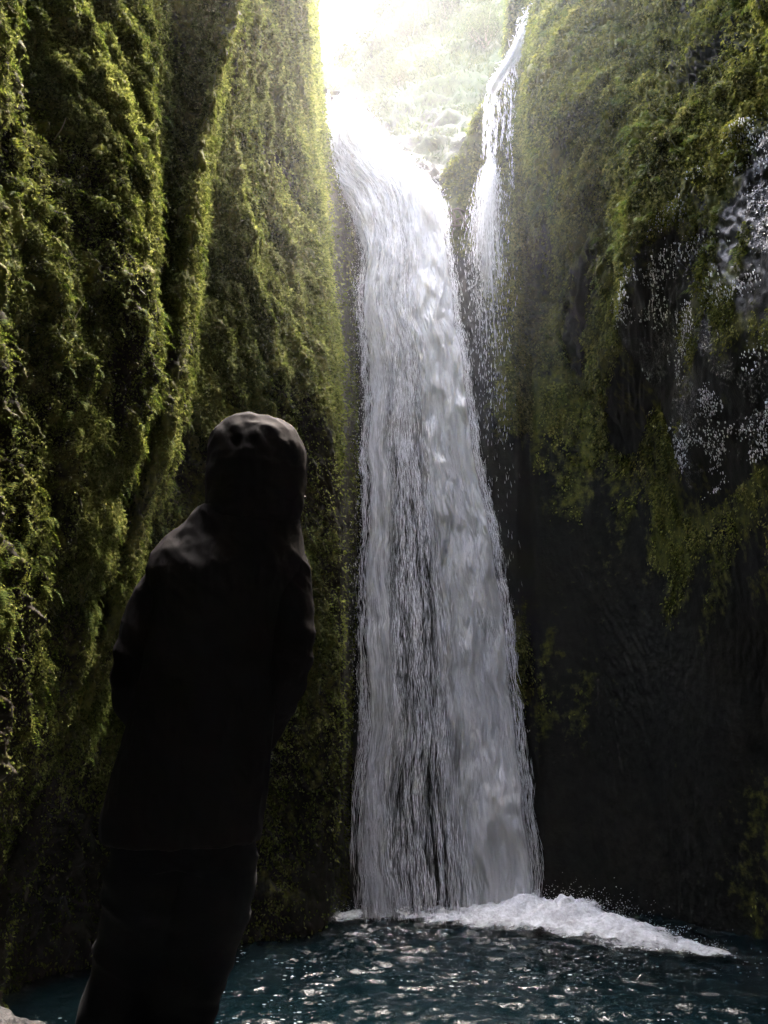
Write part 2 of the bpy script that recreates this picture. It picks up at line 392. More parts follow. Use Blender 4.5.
p, n, (i, j) = sample_grid(PRd, NR, W, 420000, 3)
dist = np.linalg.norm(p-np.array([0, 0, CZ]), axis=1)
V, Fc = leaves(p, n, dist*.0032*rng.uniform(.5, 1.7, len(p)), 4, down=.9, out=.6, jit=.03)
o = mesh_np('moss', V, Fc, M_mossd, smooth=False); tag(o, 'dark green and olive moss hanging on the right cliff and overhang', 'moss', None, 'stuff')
# ferns: arching fronds of paired leaflets
def fronds(P, Nn, length, seed, nl=9):
    r = np.random.default_rng(seed); n = len(P); Vs = []; Fs = []; off = 0
    side = np.cross(Nn, [0, 0, 1]); side /= np.maximum(np.linalg.norm(side, axis=1, keepdims=True), 1e-6)
    dirh = Nn*r.uniform(.4, 1, (n, 1))+side*r.uniform(-.9, .9, (n, 1)); dirh /= np.linalg.norm(dirh, axis=1, keepdims=True)
    cur = P.copy(); L = length[:, None]
    for k in range(nl):
        t = k/(nl-1)
        d = dirh*(1-t*.5)+np.array([0, 0, .25-1.5*t]); d /= np.linalg.norm(d, axis=1, keepdims=True)
        w = np.cross(d, [0, 0, 1.0]); w /= np.maximum(np.linalg.norm(w, axis=1, keepdims=True), 1e-6)
        nxt = cur+d*L/nl; ll = L*.30*(1-t*.75)*(0.6+.4*min(1, 3*t+.2))
        for s in (-1, 1):
            tip = cur+w*s*ll+d*ll*.45+np.array([0, 0, -.15])*ll
            a = cur+d*L/nl*.75
            m1 = (cur+tip)/2+d*L*.02
            Vs.append(np.stack([cur, m1, tip, (a+tip)/2+d*L*.01, a], 1)); 
        cur = nxt
    Vv = np.stack(Vs, 1).reshape(-1, 3)      # n * (nl*2) * 5
    m = n*nl*2; i = np.arange(m)[:, None]*5
    return Vv, np.concatenate([i+[0, 1, 4], i+[1, 3, 4], i+[1, 2, 3]])
vw, _ = visw(PLd)
W = vw*(mossL_shade > .35)*np.clip(.2+clump, 0, 1)*(dL < 6.5)
p, n, _ = sample_grid(PLd, NL, W, 3600, 11)
V, Fc = fronds(p, n, rng.uniform(.05, .15, len(p)), 12)
o = mesh_np('fern', V, Fc, M_fern, smooth=False); tag(o, 'small arching ferns rooted all over the near left cliff', 'ferns', None, 'stuff')
vw, _ = visw(PRd)
W = vw*(mossR_shade > .5)*(Zp > 5)*np.clip(.1+fbm(np.stack([XX*2, YY*2, Zp*2], -1), 3, 57), 0, 1)
p, n, _ = sample_grid(PRd, NR, W, 1800, 13)
V, Fc = fronds(p, n, rng.uniform(.08, .24, len(p)), 14)
o = mesh_np('fern', V, Fc, M_fern, smooth=False); tag(o, 'bright green ferns hanging on the upper right overhang', 'ferns', None, 'stuff')

# wet glitter skin: small rounded knobs of rock on the seep
p, n, (i, j) = sample_grid(PRd, NR, visw(PRd)[0]*(seep > .2)*np.clip(fbm(np.stack([XX*3, YY*3, Zp*3], -1), 3, 58)+.15, 0, 1)*(YY > 4), 16000, 21)
def _b0(): pass
def blobs(P, rad, seed, flat=(1, 1, 1)):
    r = np.random.default_rng(seed)
    ph = (1+5**.5)/2
    v = np.array([(-1, ph, 0), (1, ph, 0), (-1, -ph, 0), (1, -ph, 0), (0, -1, ph), (0, 1, ph), (0, -1, -ph), (0, 1, -ph), (ph, 0, -1), (ph, 0, 1), (-ph, 0, -1), (-ph, 0, 1)])/1.902
    f = np.array([(0, 11, 5), (0, 5, 1), (0, 1, 7), (0, 7, 10), (0, 10, 11), (1, 5, 9), (5, 11, 4), (11, 10, 2), (10, 7, 6), (7, 1, 8), (3, 9, 4), (3, 4, 2), (3, 2, 6), (3, 6, 8), (3, 8, 9), (4, 9, 5), (2, 4, 11), (6, 2, 10), (8, 6, 7), (9, 8, 1)])
    n = len(P); jit = r.uniform(.75, 1.25, (n, 12, 1))
    V = P[:, None]+v[None]*jit*rad[:, None, None]*np.array(flat)*r.uniform(.6, 1.3, (n, 1, 3))
    return V.reshape(-1, 3), (np.arange(n)[:, None, None]*12+f[None]).reshape(-1, 3)

Mg = plain('wet_stone_skin', (.03, .03, .034), .14, 1.0, 120, .4, .004)
V, Fc = blobs(p-n*.004, rng.uniform(.004, .013, len(p)), 22)
o = mesh_np('wet_pebbles', V, Fc, Mg); tag(o, 'glistening wet knobs on the dark seep under the right overhang', 'wet rock', None, 'stuff')
p2, n2, _ = sample_grid(PRd, NR, visw(PRd)[0]*(seep > .15)*np.clip(fbm(np.stack([XX*2.5, YY*2.5, Zp*5], -1), 4, 59)-.02, 0, 1)*(YY > 4), 6500, 25)
V, Fc = blobs(p2+n2*.02, rng.uniform(.0014, .0055, len(p2)), 26, (1, 1, 2.6)); SEEP = (V, Fc)
# ------------------------------------------------------------ hillside beyond the lip
hp = []
for px, pt_ in [(250, 85), (300, 80), (325, 74), (350, 62), (375, 36), (390, 0), (420, -50), (460, -90), (520, -120), (580, -140), (660, -150)]:
    c = []
    for k, (f, Y) in enumerate([(0, 10.6), (.12, 11.2), (.3, 12.2), (.5, 13.5), (.72, 15.5), (1, 18.5)]):
        py = 270+(pt_-270)*f
        c.append(pt(px+(px-430)*.0, py, Y))
    c.append(c[-1]+np.array([0, 3, .2])); hp.append(c)
hp = np.array(hp); PH = catmull(catmull(hp, 40, 0), 50, 1)
N = grid_normals(PH); 
if N[..., 1].mean() > 0: N = -N
D = .5*fbm(PH*np.array([.6, .6, .9]), 5, 33, .6)+.15*ridged(PH*np.array([1.2, .6, 2.2]), 34)+.06*fbm(PH*5, 3, 35)
PHd = PH+N*D[..., None]*.8
NH = grid_normals(PHd)
if NH[..., 1].mean() > 0: NH = -NH
hm = np.clip((PHd[..., 2]-PHd[:, :1, 2]-2.8)/4.0+.5*fbm(PHd*.9, 3, 36)+.05, 0, 1.2)
o = mesh_np('hillside', PHd, grid_faces(*PHd.shape[:2]), M_hill, attrs={'moss': hm.ravel(), 'wet': (hm*0).ravel()})
tag(o, 'bright overgrown hillside rising beyond the lip of the falls', None, None, 'structure')
p, n, _ = sample_grid(PHd, NH, np.clip(hm-.3, .02, 1)*np.clip(.4+fbm(PHd*1.6, 3, 38), .02, 2), 60000, 39)
V, Fc = leaves(p, n, rng.uniform(.04, .13, len(p)), 40, down=-.3, out=.8, aspect=.35, jit=.15)
o = mesh_np('undergrowth', V, Fc, M_hleaf, smooth=False); tag(o, 'sunlit grass and low leafy growth covering the far hillside', 'undergrowth', None, 'stuff')

# ------------------------------------------------------------ water
WZ = -.2
t = NT('pool_water'); g = t.n('NewGeometry')
n1 = t.n('TexNoise', Vector=(g, 'Position'), Scale=14.0, Detail=5.0, Roughness=.6)
n2 = t.n('TexNoise', Vector=(g, 'Position'), Scale=60.0, Detail=3.0)
b1 = t.n('Bump', Strength=.6, Distance=.03, Height=(n1, 0)); b2 = t.n('Bump', Strength=.35, Distance=.008, Height=(n2, 0), Normal=b1)
p_ = t.n('BsdfPrincipled', Roughness=.10, IOR=1.33, Normal=b2); p_.inputs['Base Color'].default_value = (.0014, .0055, .0072, 1)
p_.inputs['Specular IOR Level'].default_value = .5
t.link(p_.outputs[0], t.out.inputs[0]); M_water = t.m
xs = np.linspace(-4, 4.6, 620); ys = np.linspace(3.5, 10.8, 520)
X, Yg = np.meshgrid(xs, ys, indexing='ij')
dfall = np.hypot((X-.6)/1.2, Yg-8.2)
rip = .35+1.2*np.exp(-dfall*.6)
Hh = rip*(.030*fbm(np.stack([X*2.2, Yg*3.2, X*0], -1), 3, 61)+.016*ridged(np.stack([X*6, Yg*9, X*0], -1), 62)+.008*fbm(np.stack([X*18, Yg*24, X*0], -1), 2, 63))
o = mesh_np('pool', np.stack([X, Yg, WZ+Hh], -1), grid_faces(len(xs), len(ys)), M_water); tag(o, 'dark teal plunge pool with rippled surface', None, None, 'structure')
# gorge bed: one big sheet below water and walls
M_bed = plain('gravel_bed', (.05, .048, .045), .8, .3, 25.0, .8, .05, .5)
xs = np.linspace(-6, 7, 260); ys = np.linspace(-7, 12, 380)
X, Yg = np.meshgrid(xs, ys, indexing='ij')
Hb = np.interp(Yg.ravel(), [-7, -1, 1, 1.7, 2.5, 3.1, 4, 4.8, 6, 12], [0.1, .05, .2, .62, .60, .35, 0, -.4, -.8, -.9]).reshape(Yg.shape)
Hb = Hb+.05*fbm(np.stack([X*2, Yg*2, X*0], -1), 4, 71)*sstep(2.6, 3.2, np.abs(Yg-2.2)+1.9)
o = mesh_np('ground', np.stack([X, Yg, Hb], -1), grid_faces(len(xs), len(ys)), M_bed); tag(o, 'dark gravel bank and pool bed', None, None, 'structure')
B = 400
o = mesh_np('terrain', [(-B, -B, -1.5), (B, -B, -1.5), (B, B, -1.5), (-B, B, -1.5)], [(0, 1, 2, 3)], M_bed); tag(o, 'wide ground under the gorge', None, None, 'structure')
# plateau behind the wall tops (land on either side of the gorge)
def plateau(name, edge, dx, lab):
    E = edge[::6].copy(); n = len(E); rows = [E]
    for k, (ox, oz) in enumerate([(.4, .25), (1.5, .4), (5, 1), (18, 1.5)]):
        e = E.copy(); e[:, 0] += dx*ox; e[:, 2] += oz+.2*fbm(e*.6, 2, 90+k); rows.append(e)
    P = np.stack(rows, 1)
    o = mesh_np(name, P, grid_faces(n, len(rows)), M_hill, attrs={'moss': np.full(P.shape[:2], .6).ravel(), 'wet': np.zeros(P.shape[:2]).ravel()}); tag(o, lab, None, None, 'structure')
plateau('plateau_left', PLd[:, -1], -1, 'grassy land above the left cliff')
k0 = sum(nR[:13]); plateau('plateau_right', PRd[k0:, nv-1], 1, 'grassy land above the right cliff')

# ------------------------------------------------------------ falling water
t = NT('falling_water'); 
uvn = t.n('UVMap'); at = t.n('Attribute', _attribute_name='dens')
mp = t.n('Mapping', Vector=(uvn, 'UV')); mp.inputs['Scale'].default_value = (26, .9, 1)
na = t.n('TexNoise', Vector=mp, Scale=1.0, Detail=7.0, Roughness=.65)
mp2 = t.n('Mapping', Vector=(uvn, 'UV')); mp2.inputs['Scale'].default_value = (13, 1.7, 1)
nb = t.n('TexNoise', Vector=mp2, Scale=1.0, Detail=6.0, Roughness=.65, Distortion=.35)
mp3 = t.n('Mapping', Vector=(uvn, 'UV')); mp3.inputs['Scale'].default_value = (90, 7, 1)
nc = t.n('TexNoise', Vector=mp3, Scale=1.0, Detail=3.0, Roughness=.6)
s = t.n('Math', _operation='MULTIPLY_ADD', i_0=(na, 0), i_1=1.3, i_2=(at, 'Fac'))
s = t.n('Math', _operation='MULTIPLY_ADD', i_0=(nb, 0), i_1=.7, i_2=s)
s = t.n('Math', _operation='MULTIPLY_ADD', i_0=(nc, 0), i_1=.8, i_2=s)
al = t.n('MapRange', Value=s); al.inputs['From Min'].default_value = 1.45; al.inputs['From Max'].default_value = 2.2
df = t.n('BsdfPrincipled', Roughness=.45); df.inputs['Base Color'].default_value = (.96, .96, .96, 1); df.inputs['Specular IOR Level'].default_value = .3
bm = t.n('Bump', Strength=.8, Distance=.05, Height=(nb, 0)); t.link(bm.outputs[0], df.inputs['Normal'])
tl = t.n('BsdfTranslucent', Color=(.85, .86, .9, 1)); m1 = t.n('MixShader', i_0=.45, i_1=df, i_2=tl)
tp = t.n('BsdfTransparent'); m2 = t.n('MixShader', i_0=al, i_1=tp, i_2=m1)
t.link(m2.outputs[0], t.out.inputs[0]); M_fall = t.m
t = NT('water_drops'); df = t.n('BsdfPrincipled', Roughness=.3); df.inputs['Base Color'].default_value = (.85, .86, .88, 1)
tl = t.n('BsdfTranslucent', Color=(.85, .86, .9, 1)); m1 = t.n('MixShader', i_0=.45, i_1=df, i_2=tl)
t.link(m1.outputs[0], t.out.inputs[0]); M_drop = t.m

lpp = [(85, 334), (100, 330), (125, 325), (150, 326), (170, 333), (195, 348), (230, 358), (300, 363), (500, 365), (700, 363), (840, 360), (918, 364)]
rpp = [(85, 347), (100, 356), (120, 369), (140, 386), (165, 411), (190, 434), (205, 442), (230, 445), (300, 452), (400, 470), (500, 487), (600, 503), (700, 519), (800, 530), (918, 539)]
def fallY(z, zc=11.0): return 10.0-1.8*np.sqrt(np.clip((zc-z)/11.2, 0, 1))
def fallpt(u, z, off=0):
    Y = fallY(z)+off; py = py_of(fallY(z), z)
    l = np.interp(py, [a for a, b in lpp], [b for a, b in lpp]); r = np.interp(py, [a for a, b in rpp], [b for a, b in rpp])
    ed = 5*fbm(np.stack([z*1.3, z*0+3, z*0], -1), 4, 230)*(1-u)+6*fbm(np.stack([z*1.1, z*0+9, z*0], -1), 4, 231)*u
    px = l+(r-l)*u+ed
    return np.stack([(px-384)/F*depth_of(Y, z), Y, z], -1)
ZC = 11.0
def dens(u, z):
    h = np.clip((ZC-z)/11.2, 0, 1)      # 0 top .. 1 bottom
    right = np.exp(-((u-(.80-.10*h*0))/(.20+.10*(1-h)))**2)
    left = np.exp(-((u-.10)/.11)**2)
    mid = .42*(1-sstep(.25, .7, h))+.10
    topd = 1-sstep(.08, .3, h)
    d = np.maximum(np.maximum(right*1.25, left*.66), mid)
    d = np.maximum(d, topd*(.45+.55*sstep(.05, .6, u)))
    edge = sstep(0, .05, u)*(1-sstep(.95, 1, u))
    return d*edge-(1-edge)*.8
wf = empty('waterfall', (float(fallpt(.5, np.array(WZ))[0]), 8.2, WZ))
tag(wf, 'tall white main waterfall plunging from the notch into the pool', 'waterfall')
us = np.linspace(0, 1, 200); zs = np.linspace(WZ-.1, ZC, 800)
U, Zz = np.meshgrid(us, zs, indexing='ij')
for k, (off, a, dd) in enumerate([(0, .10, 0), (.10, .16, -.12), (.22, .2, -.05)]):
    bulge = -.16*np.sin(np.pi*U)*(1 if k == 0 else .6)
    wob = a*fbm(np.stack([U*5+k*9, Zz*.5, U*0], -1), 3, 200+k)+.05*fbm(np.stack([U*14+k*9, Zz*2.5, U*0], -1), 3, 210+k)
    puff = np.abs(fbm(np.stack([U*8+k*4+.3*np.sin(Zz), Zz*1.3+k, U*0], -1), 4, 220+k, .6))*sstep(.35, .65, U)
    P = fallpt(U, Zz, off+bulge+wob-.07*puff)
    de = dens(U, Zz)+dd
    uvs = np.stack([U*1.7+k*3.3+.04*np.sin(Zz*2), Zz+k*7.7], -1).reshape(-1, 2)
    mesh_np('water_sheet', local(P.reshape(-1, 3), wf), grid_faces(len(us), len(zs)), M_fall, wf, attrs={'dens': de.ravel()}, uv=uvs)
def spindles(P, d, ln, w, seed):
    """elongated drops: octahedra stretched along d"""
    n = len(P); d = d/np.linalg.norm(d, axis=1, keepdims=True)
    a = np.cross(d, [0, 1.0, 0.01]); a /= np.linalg.norm(a, axis=1, keepdims=True); b = np.cross(d, a)
    l = ln[:, None]; w = w[:, None]
    V = np.stack([P+d*l, P+a*w+d*l*.35, P+b*w+d*l*.35, P-a*w+d*l*.35, P-b*w+d*l*.35, P-d*l], 1).reshape(-1, 3)
    f = np.array([(0, 1, 2), (0, 2, 3), (0, 3, 4), (0, 4, 1), (5, 2, 1), (5, 3, 2), (5, 4, 3), (5, 1, 4)])
    return V, (np.arange(n)[:, None, None]*6+f[None]).reshape(-1, 3)
n = 110000
u = rng.random(n)*1.06-.03; z = WZ+(ZC-WZ)*rng.random(n)**1.0
dd = np.clip(dens(np.clip(u, .06, .94), z), 0, 1)
streak = vnoise(np.stack([u*38, z*.8, u*0], -1), 5)*.5+vnoise(np.stack([u*90, z*2.0, u*0], -1), 6)*.5
keep = rng.random(n) < np.clip(.20+dd*.6+streak*.9, .02, 1)*(1-.45*sstep(.5, .62, u)*(1-sstep(.93, 1, u)))
u, z = u[keep], z[keep]; n = len(u)
h = np.clip((ZC-z)/11.2, 0, 1)
P = fallpt(u, z, -.16*np.sin(np.pi*np.clip(u, 0, 1))-.04+rng.normal(0, .06, n)+.04)
P2 = fallpt(u, z-.05, 0)-fallpt(u, z, 0)
P[:, 0] += rng.normal(0, .012+.02*(1-h))
V, Fc = spindles(P, P2+rng.normal(0, .004, (n, 3)), (.012+.075*np.sqrt(h))*rng.uniform(.4, 1.6, n), rng.uniform(.0008, .0026, n), 1)
mesh_np('water_strands', local(V, wf), Fc, M_drop, wf, smooth=True)
# spray thrown off at the crest and the left side, and round the foot
n = 6500
u = np.where(rng.random(n) < .75, -np.abs(rng.normal(0, .06, n)), 1+np.abs(rng.normal(0, .03, n))); z = ZC-9.5*rng.random(n)**2.2
P = fallpt(u, z, rng.normal(0, .15, n)); 
V, Fc = blobs(P, rng.uniform(.0008, .003, n), 5, (1, 1, 4.0))
mesh_np('spray', local(V, wf), Fc, M_drop, wf)

o = mesh_np('droplets', SEEP[0], SEEP[1], M_drop); tag(o, 'white water droplets trickling over the wet rock at the right edge', 'droplets', None, 'stuff')
# second, thinner fall over the ridge
w2 = empty('side_waterfall', tuple(pt(492, 400, 8.9)))
tag(w2, 'thin side waterfall dripping in strings over the mossy ridge', 'waterfall')
pth = [(560, -60, 8.75), (547, -10, 8.78), (535, 15, 8.80), (524, 40, 8.88), (513, 62, 8.95), (500, 80, 9.0), (491, 96, 9.05)]
wd = [10, 9, 9, 8, 6, 5, 4]
C = np.array([pt(*q) for q in pth]); Cs = catmull(C[:, None, :], 24, 0)[:, 0]; ws = np.interp(np.linspace(0, 1, len(Cs)), np.linspace(0, 1, len(wd)), wd)*11.0/F
cr = np.linspace(0, 1, 14)*np.pi
P = Cs[:, None]+np.stack([np.cos(cr)[None]*ws[:, None], -np.sin(cr)[None]*ws[:, None]*.7, -.02+np.sin(cr)[None]*ws[:, None]*.25], -1)
P += .03*fbm(P*9, 3, 301)[..., None]
uvs = np.stack([np.broadcast_to(cr/np.pi*.5, P.shape[:2]), np.broadcast_to(np.arange(len(Cs))[:, None]*.02, P.shape[:2])], -1).reshape(-1, 2)
mesh_np('water_sheet', local(P.reshape(-1, 3), w2), grid_faces(*P.shape[:2]), M_fall, w2, attrs={'dens': (np.full(P.shape[:2], .38)-.5*np.abs(np.cos(cr))[None]**3).ravel()}, uv=uvs)
Pl, Dl, Ll, Wl = [], [], [], []
for px, y0, y1, w in [(483, 104, 158, .006), (487, 98, 165, .012), (491, 95, 172, .02), (496, 88, 160, .008), (501, 82, 150, .007), (506, 76, 158, .006), (512, 64, 185, .017), (515, 60, 190, .012), (519, 52, 165, .006), (494, 92, 168, .012), (509, 70, 140, .006), (489, 96, 178, .014)]:
    Yk = 8.98
    n = int(w*13000); py = rng.uniform(y0, y1, n)
    pxs = px+rng.normal(0, .5+w*70, n)+1.6*np.sin(py*.07+px)+.8*np.sin(py*.19+px*2)
    for a, b in zip(pxs, py): Pl.append(pt(a, b, Yk+random.gauss(0, .03)))
Pl = np.array(Pl); n = len(Pl)
k = rng.integers(0, len(Cs)-1, 2600); e = rng.random((2600, 1)); q_ = Cs[k]*(1-e)+Cs[k+1]*e; dq = Cs[k+1]-Cs[k]; q_ = q_+np.stack([rng.normal(0, 1, 2600)*ws[k]*.55, -.05-.05*rng.random(2600), rng.normal(.02, .03, 2600)], 1)
V, Fc = spindles(q_, dq+rng.normal(0, .01, (2600, 3)), rng.uniform(.02, .09, 2600), rng.uniform(.002, .006, 2600), 8)
mesh_np('water_strands', local(V, w2), Fc, M_drop, w2)
V, Fc = spindles(Pl, np.tile([0, 0, -1.0], (n, 1))+rng.normal(0, .03, (n, 3)), rng.uniform(.015, .07, n), rng.uniform(.001, .0034, n), 2)
mesh_np('water_strands', local(V, w2), Fc, M_drop, w2)
# fan of water where the strings strike the rock and slide on down
us = np.linspace(0, 1, 60); vs = np.linspace(0, 1, 200); U, Vv = np.meshgrid(us, vs, indexing='ij')
py = 158+Vv*470
l = np.interp(py, [158, 190, 240, 330, 450, 630], [485, 474, 462, 462, 478, 500]); r = np.interp(py, [158, 190, 240, 330, 450, 630], [498, 507, 515, 522, 528, 540])
Yf = np.interp(py, [158, 190, 260, 630], [9.0, 8.95, 8.75, 8.62])+.05*fbm(np.stack([U*6, Vv*12, U*0], -1), 3, 310)
px = l+(r-l)*U; 
b = (512-py)/F; tt = Yf/(CT-b*ST)
P = np.stack([(px-384)/F*tt, Yf, CZ+(ST+b*CT)*tt], -1)
de = .85*np.exp(-((U-.45)/.28)**2)*np.interp(Vv, [0, .05, .12, .3, .6, 1], [.8, 1, .8, .35, .1, -.6])-.25*Vv-.25*(np.abs(U-.5) > .46)
uvs = np.stack([U*.9+20, P[..., 2]], -1).reshape(-1, 2)
mesh_np('water_sheet', local(P.reshape(-1, 3), w2), grid_faces(60, 200), M_fall, w2, attrs={'dens': de.ravel()}, uv=uvs)
v = rng.exponential(.24, 3800); v = v[v < 1.5]; n = len(v); py = 165+v*300
l = np.interp(py, [158, 190, 240, 330, 450, 630], [485, 472, 458, 455, 470, 500]); r = np.interp(py, [158, 190, 240, 330, 450, 630], [498, 510, 520, 526, 530, 540])
px = l+(r-l)*np.clip(rng.normal(.42, .17, n), 0, 1); P = np.array([pt(a, b_, 8.75+.2*random.random()) for a, b_ in zip(px, py)])
V, Fc = spindles(P, np.tile([0, 0, -1.0], (n, 1))+rng.normal(0, .12, (n, 3)), rng.uniform(.01, .05, n), rng.uniform(.0012, .0035, n), 3)
mesh_np('spray', local(V, w2), Fc, M_drop, w2)

# ------------------------------------------------------------ foam
t = NT('foam'); g = t.n('NewGeometry'); at = t.n('Attribute', _attribute_name='dens')
n1 = t.n('TexNoise', Vector=(g, 'Position'), Scale=9.0, Detail=7.0, Roughness=.7)
n2 = t.n('TexNoise', Vector=(g, 'Position'), Scale=40.0, Detail=4.0, Roughness=.7)
s = t.n('Math', _operation='MULTIPLY_ADD', i_0=(n1, 0), i_1=1.2, i_2=(at, 'Fac')); s = t.n('Math', _operation='MULTIPLY_ADD', i_0=(n2, 0), i_1=.6, i_2=s)
al = t.n('MapRange', Value=s); al.inputs['From Min'].default_value = 1.05; al.inputs['From Max'].default_value = 1.85
bm = t.n('Bump', Strength=.7, Distance=.03, Height=(n2, 0))
df = t.n('BsdfPrincipled', Roughness=.5, Normal=bm); df.inputs['Base Color'].default_value = (.80, .82, .84, 1)
tp = t.n('BsdfTransparent'); m2 = t.n('MixShader', i_0=al, i_1=tp, i_2=df); t.link(m2.outputs[0], t.out.inputs[0]); M_foam = t.m
xs = np.linspace(-1.6, 3.6, 620); ys = np.linspace(5.8, 9.2, 420)
X, Yg = np.meshgrid(xs, ys, indexing='ij')
def gsp(x, y, sx, sy, rot=0):
    c, s_ = math.cos(rot), math.sin(rot); dx, dy = X-x, Yg-y
    return np.exp(-((c*dx+s_*dy)/sx)**2-((-s_*dx+c*dy)/sy)**2)
wrp = fbm(np.stack([X*2.2, Yg*2.8, X*0], -1), 4, 402)
core = gsp(.45, 8.15, 1.0, .22)*.55+gsp(1.45, 7.9, .55, .38, -.35)*1.1+gsp(1.9, 7.4, .65, .40, -.75)*1.0+gsp(2.45, 6.95, .42, .16, -.75)*.7+gsp(.9, 7.9, .6, .25)*.7+gsp(-.35, 8.05, .3, .18)*.4
de = np.clip(core*1.15+wrp*.38-.31, -1, .75)+.12*fbm(np.stack([X*7, Yg*9, X*0], -1), 3, 410)
crest = gsp(1.66, 7.95, .34, .3)*.17+gsp(1.25, 8.0, .5, .25)*.08+gsp(2.05, 7.55, .45, .22, -.7)*.11+gsp(.3, 8.15, .9, .15)*.05
Hf = .012+crest*(1+.6*fbm(np.stack([X*4, Yg*4, X*0], -1), 5, 403, .55))+np.clip(core, 0, 1)*(.03*fbm(np.stack([X*8, Yg*8, X*0], -1), 4, 404)+.025)
keepv = de > -.42
P = np.stack([X, Yg, WZ+Hf+.02], -1); fc = grid_faces(len(xs), len(ys)); fc = fc[keepv.ravel()[fc].any(1)]
used, inv = np.unique(fc, return_inverse=True)
o = mesh_np('foam', P.reshape(-1, 3)[used], inv.reshape(-1, 4), M_foam, attrs={'dens': de.ravel()[used]})
tag(o, 'white churning foam where the main fall strikes the pool', 'foam', None, 'stuff')
# thrown drops + white foam flecks that double as painted glints
Pk = []
for (x, y, s1, s2, n, zz) in [(1.70, 7.95, .28, .12, 2200, .11), (.5, 8.15, .8, .10, 2000, .07), (2.1, 7.5, .3, .12, 400, .03), (2.5, 7.0, .2, .1, 120, .02)]:
    Pk.append(np.stack([rng.normal(x, s1, n), rng.normal(y, s2, n), WZ+.03+np.abs(rng.normal(0, zz, n))], 1))
P = np.concatenate(Pk); V, Fc = blobs(P, rng.uniform(.0015, .006, len(P))*rng.uniform(.5, 1, len(P)), 9)
o = mesh_np('splash_drops', V, Fc, M_drop); tag(o, 'fine drops thrown up around the foot of the main fall', 'splash', None, 'stuff')
n = 2600; x = rng.uniform(-2.6, 3.2, n); y = rng.uniform(5.2, 8.3, n)
cl = fbm(np.stack([x*1.6, y*3.0, x*0], -1), 3, 420); k = cl > .4; x, y = x[k], y[k]
V, Fc = blobs(np.stack([x, y, np.full(len(x), WZ+.02)], 1), rng.uniform(.002, .011, len(x))*rng.uniform(.5, 1, len(x)), 10, (1.8, .7, .3))
o = mesh_np('foam_glints', V, Fc, M_foam, attrs={'dens': np.full(len(V), .8)}); tag(o, 'small white foam flecks and painted glints on the dark pool', 'foam', None, 'stuff')

# ------------------------------------------------------------ person
def ring_loft(rings, seg=28, cap=True):
    """rings: (centre xyz, half width, half depth, tilt vector or None) stacked bottom to top; closed loft"""
    V = []; n = len(rings); a = np.arange(seg)/seg*2*np.pi
    for c, rx, ry in rings:
        V.append(np.stack([c[0]+rx*np.cos(a), c[1]+ry*np.sin(a), np.full(seg, c[2])], 1))
    V = np.concatenate(V); Fq = []
    for k in range(n-1):
        for i in range(seg):
            j = (i+1) % seg; Fq.append((k*seg+i, k*seg+j, (k+1)*seg+j, (k+1)*seg+i))
    V = np.concatenate([V, [rings[0][0]], [rings[-1][0]]]); b, t_ = len(V)-2, len(V)-1
    Ft = [(b, (i+1) % seg, i) for i in range(seg)]+[(t_, (n-1)*seg+i, (n-1)*seg+(i+1) % seg) for i in range(seg)]
    return V, Fq, Ft
def tube(pts, rad, seg=16, flat=1.0):
    pts = [np.array(p, float) for p in pts]
    P = catmull(np.array(pts)[:, None], 6, 0)[:, 0]; r = np.interp(np.linspace(0, len(pts)-1, len(P)), range(len(pts)), rad)
    T = np.gradient(P, axis=0); T /= np.linalg.norm(T, axis=1, keepdims=True)
    ref = np.array([0, 1.0, 0]) if abs(T[len(P)//2, 1]) < .8 else np.array([1.0, 0, 0])
    A = np.cross(T, ref); A /= np.linalg.norm(A, axis=1, keepdims=True); Bn = np.cross(T, A)
    a = np.arange(seg)/seg*2*np.pi; V = []
    for k in range(len(P)):
        V.append(P[k]+r[k]*(np.cos(a)[:, None]*A[k]+flat*np.sin(a)[:, None]*Bn[k]))
    n = len(P); V = np.concatenate(V+[P[:1]-T[:1]*r[0]*.5, P[-1:]+T[-1:]*r[-1]*.5]); b, t_ = len(V)-2, len(V)-1
    Fq = [(k*seg+i, k*seg+(i+1) % seg, (k+1)*seg+(i+1) % seg, (k+1)*seg+i) for k in range(n-1) for i in range(seg)]
    Ft = [(b, (i+1) % seg, i) for i in range(seg)]+[(t_, (n-1)*seg+i, (n-1)*seg+(i+1) % seg) for i in range(seg)]
    return V, Fq, Ft
def ellip(c, r, nu=24, nv=16, fn=None):
    rings = []
    th = np.linspace(.12, np.pi-.12, nv)
    V, Fq, Ft = ring_loft([(np.array([c[0], c[1], c[2]-r[2]*math.cos(t)]), r[0]*math.sin(t), r[1]*math.sin(t)) for t in th], nu)
    V[-2, 2] = c[2]-r[2]; V[-1, 2] = c[2]+r[2]
    return V, Fq, Ft
